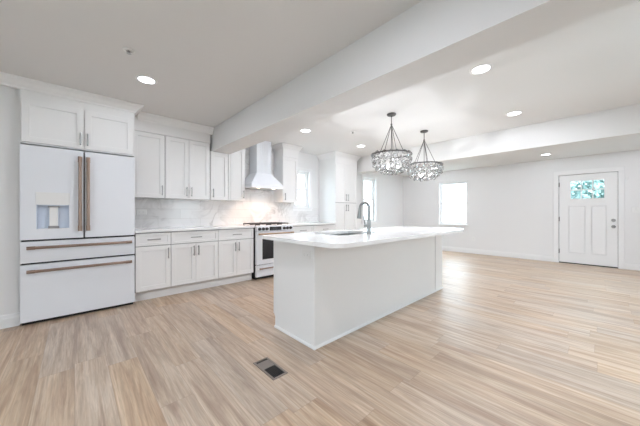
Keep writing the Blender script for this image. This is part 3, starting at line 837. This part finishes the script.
plate('wall_outlet', 'white outlet on the near end panel of the island', 'outlet', (-1.762, IY0, 0.790), '-Y', 0.115, 0.075)
plate('wall_outlet', 'white outlet low on the far wall below the window', 'outlet', (-2.447, FY, 0.412), '-Y', 0.075, 0.115)
plate('wall_outlet', 'white outlet on the tile backsplash next to the refrigerator', 'outlet', (KX + 0.012, 0.72, 1.165), '+X', 0.125, 0.075)
plate('light_switch', 'white light switch on the far wall right of the front door', 'switch', (0.489, FY, 1.215), '-Y', 0.115, 0.115, 'switch')
single('door_sensor', MB().box(0.357, 0.387, FY - 0.022, FY, 1.835, 1.90, 0.003), 'plate', 'small white sensor on the wall by the upper right of the door casing', 'sensor', (0.372, FY, 1.86))

# ------------------------------------------------------------------ floor vent
va = [(-1.826, 1.004), (-1.815, 1.129), (-1.539, 1.121), (-1.541, 0.999)]
vx0, vx1, vy0, vy1 = -1.822, -1.540, 1.001, 1.126
fv = thing('floor_vent', 'brown metal floor register with half its grille closed in front of the island', 'vent', (-1.68, 1.063, 0))
f = MB(); t_ = 0.016
f.box(vx0, vx1, vy0, vy0 + t_, 0.0, 0.006, 0.0015, 1).box(vx0, vx1, vy1 - t_, vy1, 0.0, 0.006, 0.0015, 1)
f.box(vx0, vx0 + t_, vy0 + t_, vy1 - t_, 0.0, 0.006, 0.0015, 1).box(vx1 - t_, vx1, vy0 + t_, vy1 - t_, 0.0, 0.006, 0.0015, 1)
part('frame', f, 'ventframe', fv)
part('opening', MB().box(vx0 + t_, vx1 - t_, vy0 + t_, vy1 - t_, 0.0004, 0.0012), 'black', fv, 'dark duct opening')
part('damper', MB().box(vx0 + t_ + 0.018, -1.690, vy0 + t_, vy1 - t_, 0.0014, 0.0040), 'ventgrey', fv, 'grey closed damper plate')
for k in range(7):
    y = vy0 + t_ + 0.007 + k * 0.0127
    part('grille_bar', MB().box(-1.688, vx1 - t_, y, y + 0.003, 0.0014, 0.004), 'black', fv)


# ------------------------------------------------------------------ ceiling fittings
def downlight(x, y, z, label, lamp='lamp'):
    r = thing('recessed_light', label, 'ceiling light', (x, y, z), 'recessed ceiling lights')
    part('trim_ring', MB().lathe((x, y, z), [(0.072, -0.004), (0.095, -0.004), (0.098, 0.0), (0.070, 0.0), (0.072, -0.004)], 36), 'trim', r, smooth=True)
    part('diffuser', MB().cyl((x, y, z - 0.0035), (x, y, z - 0.0005), 0.0725, n=36), lamp, r, 'glowing diffuser')
    return r


downlight(-3.181, 0.539, CZ, 'round recessed ceiling light near the refrigerator', 'lampsoft')
downlight(-3.349, 2.804, CZ, 'round recessed ceiling light in front of the range hood', 'lampsoft')
downlight(-3.344, 4.278, CZ, 'round recessed ceiling light near the pantry, left of the chandelier', 'lampsoft')
downlight(-0.773, 2.815, CZ, 'round recessed ceiling light just past the near beam, largest on the living side')
downlight(-0.810, 4.406, CZ, 'round recessed ceiling light halfway between the two beams')
downlight(-0.803, 7.42, CZ2, 'round recessed ceiling light on the lower ceiling near the front door', 'lampsoft')
downlight(-3.20, 7.42, CZ2, 'added unseen ceiling light behind the far beam to brighten the far corner')  # added lamp, hidden from view, brightens the far walls
downlight(0.75, 7.42, CZ2, 'added unseen ceiling light right of the front door to brighten the far wall', 'lampsoft')  # added lamp just out of view, brightens the far wall
downlight(-0.77, 0.55, CZ, 'added unseen ceiling light on the near side of the near beam')  # added lamp above the view, lifts the overall light
downlight(-0.77, -1.45, CZ, 'added unseen ceiling light near the back wall')  # added lamp behind the camera, lifts the overall light


def sprinkler(x, y, z, label):
    r = thing('sprinkler_head', label, 'sprinkler', (x, y, z), 'ceiling sprinklers')
    part('escutcheon', MB().lathe((x, y, z), [(0.042, 0.0), (0.042, -0.005), (0.018, -0.010), (0.018, 0.0)], 20), 'plate', r, smooth=True)
    part('deflector', MB().cyl((x, y, z - 0.026), (x, y, z - 0.004), 0.008, n=10).cyl((x, y, z - 0.028), (x, y, z - 0.026), 0.018, n=14), 'steel', r)


sprinkler(-2.700, 0.333, CZ, 'small ceiling sprinkler beside the light near the refrigerator')
sprinkler(-2.851, 3.423, CZ, 'small ceiling sprinkler left of the nearer chandelier')


# ------------------------------------------------------------------ chandeliers
cb = MB(); cb.sphere((0, 0, 0), 1.0, 1)
CRYSTAL = cb.mesh('crystal', M['crystal'])
ring_r = 0.276


def chandelier(x, y, rr, zr, zbot, zhub, label, seed):
    rd = random.Random(seed)
    t = thing('chandelier', label, 'chandelier', (x, y, CZ), 'crystal bowl chandeliers')
    part('canopy', MB().lathe((x, y, CZ), [(0.062, 0.0), (0.062, -0.012), (0.056, -0.020), (0.012, -0.024), (0.0001, -0.024)], 32), 'darkbronze', t, smooth=True)
    part('stem', MB().cyl((x, y, zhub), (x, y, CZ - 0.02), 0.006, n=10).sphere((x, y, zhub), 0.014, 2), 'darkbronze', t, smooth=True)
    part('centre_rod', MB().cyl((x, y, zr - 0.24), (x, y, zhub), 0.005, n=10), 'darkbronze', t)
    rg_ = MB().tube([(x + rr * math.cos(2 * PI * i / 48), y + rr * math.sin(2 * PI * i / 48), zr) for i in range(48)], 0.0105, 8, True)
    part('ring', rg_, 'darkbronze', t, smooth=True)
    for k in range(5):
        a = 2 * PI * k / 5 + 0.35
        part('rod', MB().cyl((x, y, zhub), (x + rr * 0.70 * math.cos(a), y + rr * 0.70 * math.sin(a), zr), 0.0042, n=8), 'darkbronze', t)
        part('spoke', MB().cyl((x + rr * 0.68 * math.cos(a), y + rr * 0.68 * math.sin(a), zr), (x + rr * math.cos(a), y + rr * math.sin(a), zr), 0.0042, n=8), 'darkbronze', t)
    lower = rr * 0.52
    lw = MB().tube([(x + lower * math.cos(2 * PI * i / 36), y + lower * math.sin(2 * PI * i / 36), zbot + 0.03) for i in range(36)], 0.004, 6, True)
    part('lower_ring', lw, 'darkbronze', t, smooth=True)
    hb = MB().cyl((x, y, zr - 0.245), (x, y, zr - 0.225), 0.026, n=16)
    for k in range(3):
        a = 2 * PI * k / 3 + 0.6; hb.cyl((x, y, zr - 0.235), (x + 0.085 * math.cos(a), y + 0.085 * math.sin(a), zr - 0.235), 0.006, n=8)
        hb.cyl((x + 0.085 * math.cos(a), y + 0.085 * math.sin(a), zr - 0.24), (x + 0.085 * math.cos(a), y + 0.085 * math.sin(a), zr - 0.20), 0.014, n=10)
    part('socket_cluster', hb, 'darkbronze', t)
    for k in range(3):
        a = 2 * PI * k / 3 + 0.6; c0 = (x + 0.085 * math.cos(a), y + 0.085 * math.sin(a), zr - 0.175)
        part('bulb', MB().sphere(c0, 0.018, 2, (1, 1, 1.25)), 'bulb', t, 'glowing bulb', smooth=True)
    H = zr - zbot
    tiers = [(0.05, 1.015, 18), (0.30, 1.03, 19), (0.53, 0.96, 18), (0.75, 0.81, 15), (0.94, 0.57, 11), (0.99, 0.24, 5)]
    for ti, (q, k, n_) in enumerate(tiers):
        for i in range(n_):
            a = 2 * PI * (i + 0.5 * (ti % 2)) / n_ + rd.uniform(-0.05, 0.05)
            r0 = rr * k + rd.uniform(-0.008, 0.008); s = rd.uniform(0.031, 0.039)
            o = put('crystal', CRYSTAL, t, (r0 * math.cos(a), r0 * math.sin(a), zr - H * q - CZ + rd.uniform(-0.008, 0.008)))
            o.scale = (s, s * 0.75, s); o.rotation_euler = (rd.uniform(-0.4, 0.4), rd.uniform(-0.4, 0.4), a + PI / 2 + rd.uniform(-0.5, 0.5))
    return t


chandelier(-1.970, 3.195, 0.250, 1.960, 1.715, 2.375, 'nearer and larger looking crystal bowl chandelier above the island', 1)
chandelier(-2.010, 4.262, 0.262, 1.955, 1.715, 2.370, 'farther crystal bowl chandelier above the far end of the island', 2)

# ------------------------------------------------------------------ outside
struct('exterior_ground', MB().box(-16, 12, FY + 0.3, 30, -0.5, -0.4).box(-20, KX - 0.3, -4, FY + 0.3, -0.5, -0.4).box(RX + 0.3, 16, -14, FY + 0.3, -0.5, -0.4).box(-20, RX + 0.3, -14, -4, -0.5, -0.4).box(KX - 0.3, RX + 0.3, -4, BY - 0.3, -0.5, -0.4), 'outdoor', 'bright pale ground outside the windows', 'ground')


def tree(x, y, h, r, label, seed):
    rd = random.Random(seed)
    t = thing('tree', label, 'tree', (x, y, -0.4), 'trees outside')
    part('trunk', MB().tube([(x, y, -0.4), (x + 0.05, y, h * 0.4), (x, y + 0.05, h)], [0.14, 0.10, 0.05], 10), 'bark', t, smooth=True)
    m = MB(); bm = m.bm
    for i in range(3600):
        u = Vector((rd.gauss(0, 1), rd.gauss(0, 1), rd.gauss(0, 1))).normalized() * r * rd.uniform(0.3, 1.0) ** 0.6
        c = Vector((x, y, h)) + Vector((u.x, u.y, u.z * 0.9)); s = rd.uniform(0.07, 0.15)
        a = Vector((rd.gauss(0, 1), rd.gauss(0, 1), rd.gauss(0, 1))).normalized(); b = a.orthogonal().normalized() * s * 0.5; a = a * s
        bm.faces.new([bm.verts.new(c + a), bm.verts.new(c + b), bm.verts.new(c - a), bm.verts.new(c - b)])
    part('foliage', m, 'leaf', t)


tree(-0.2, 13.5, 2.3, 1.5, 'leafy green tree seen through the front door glass', 5)
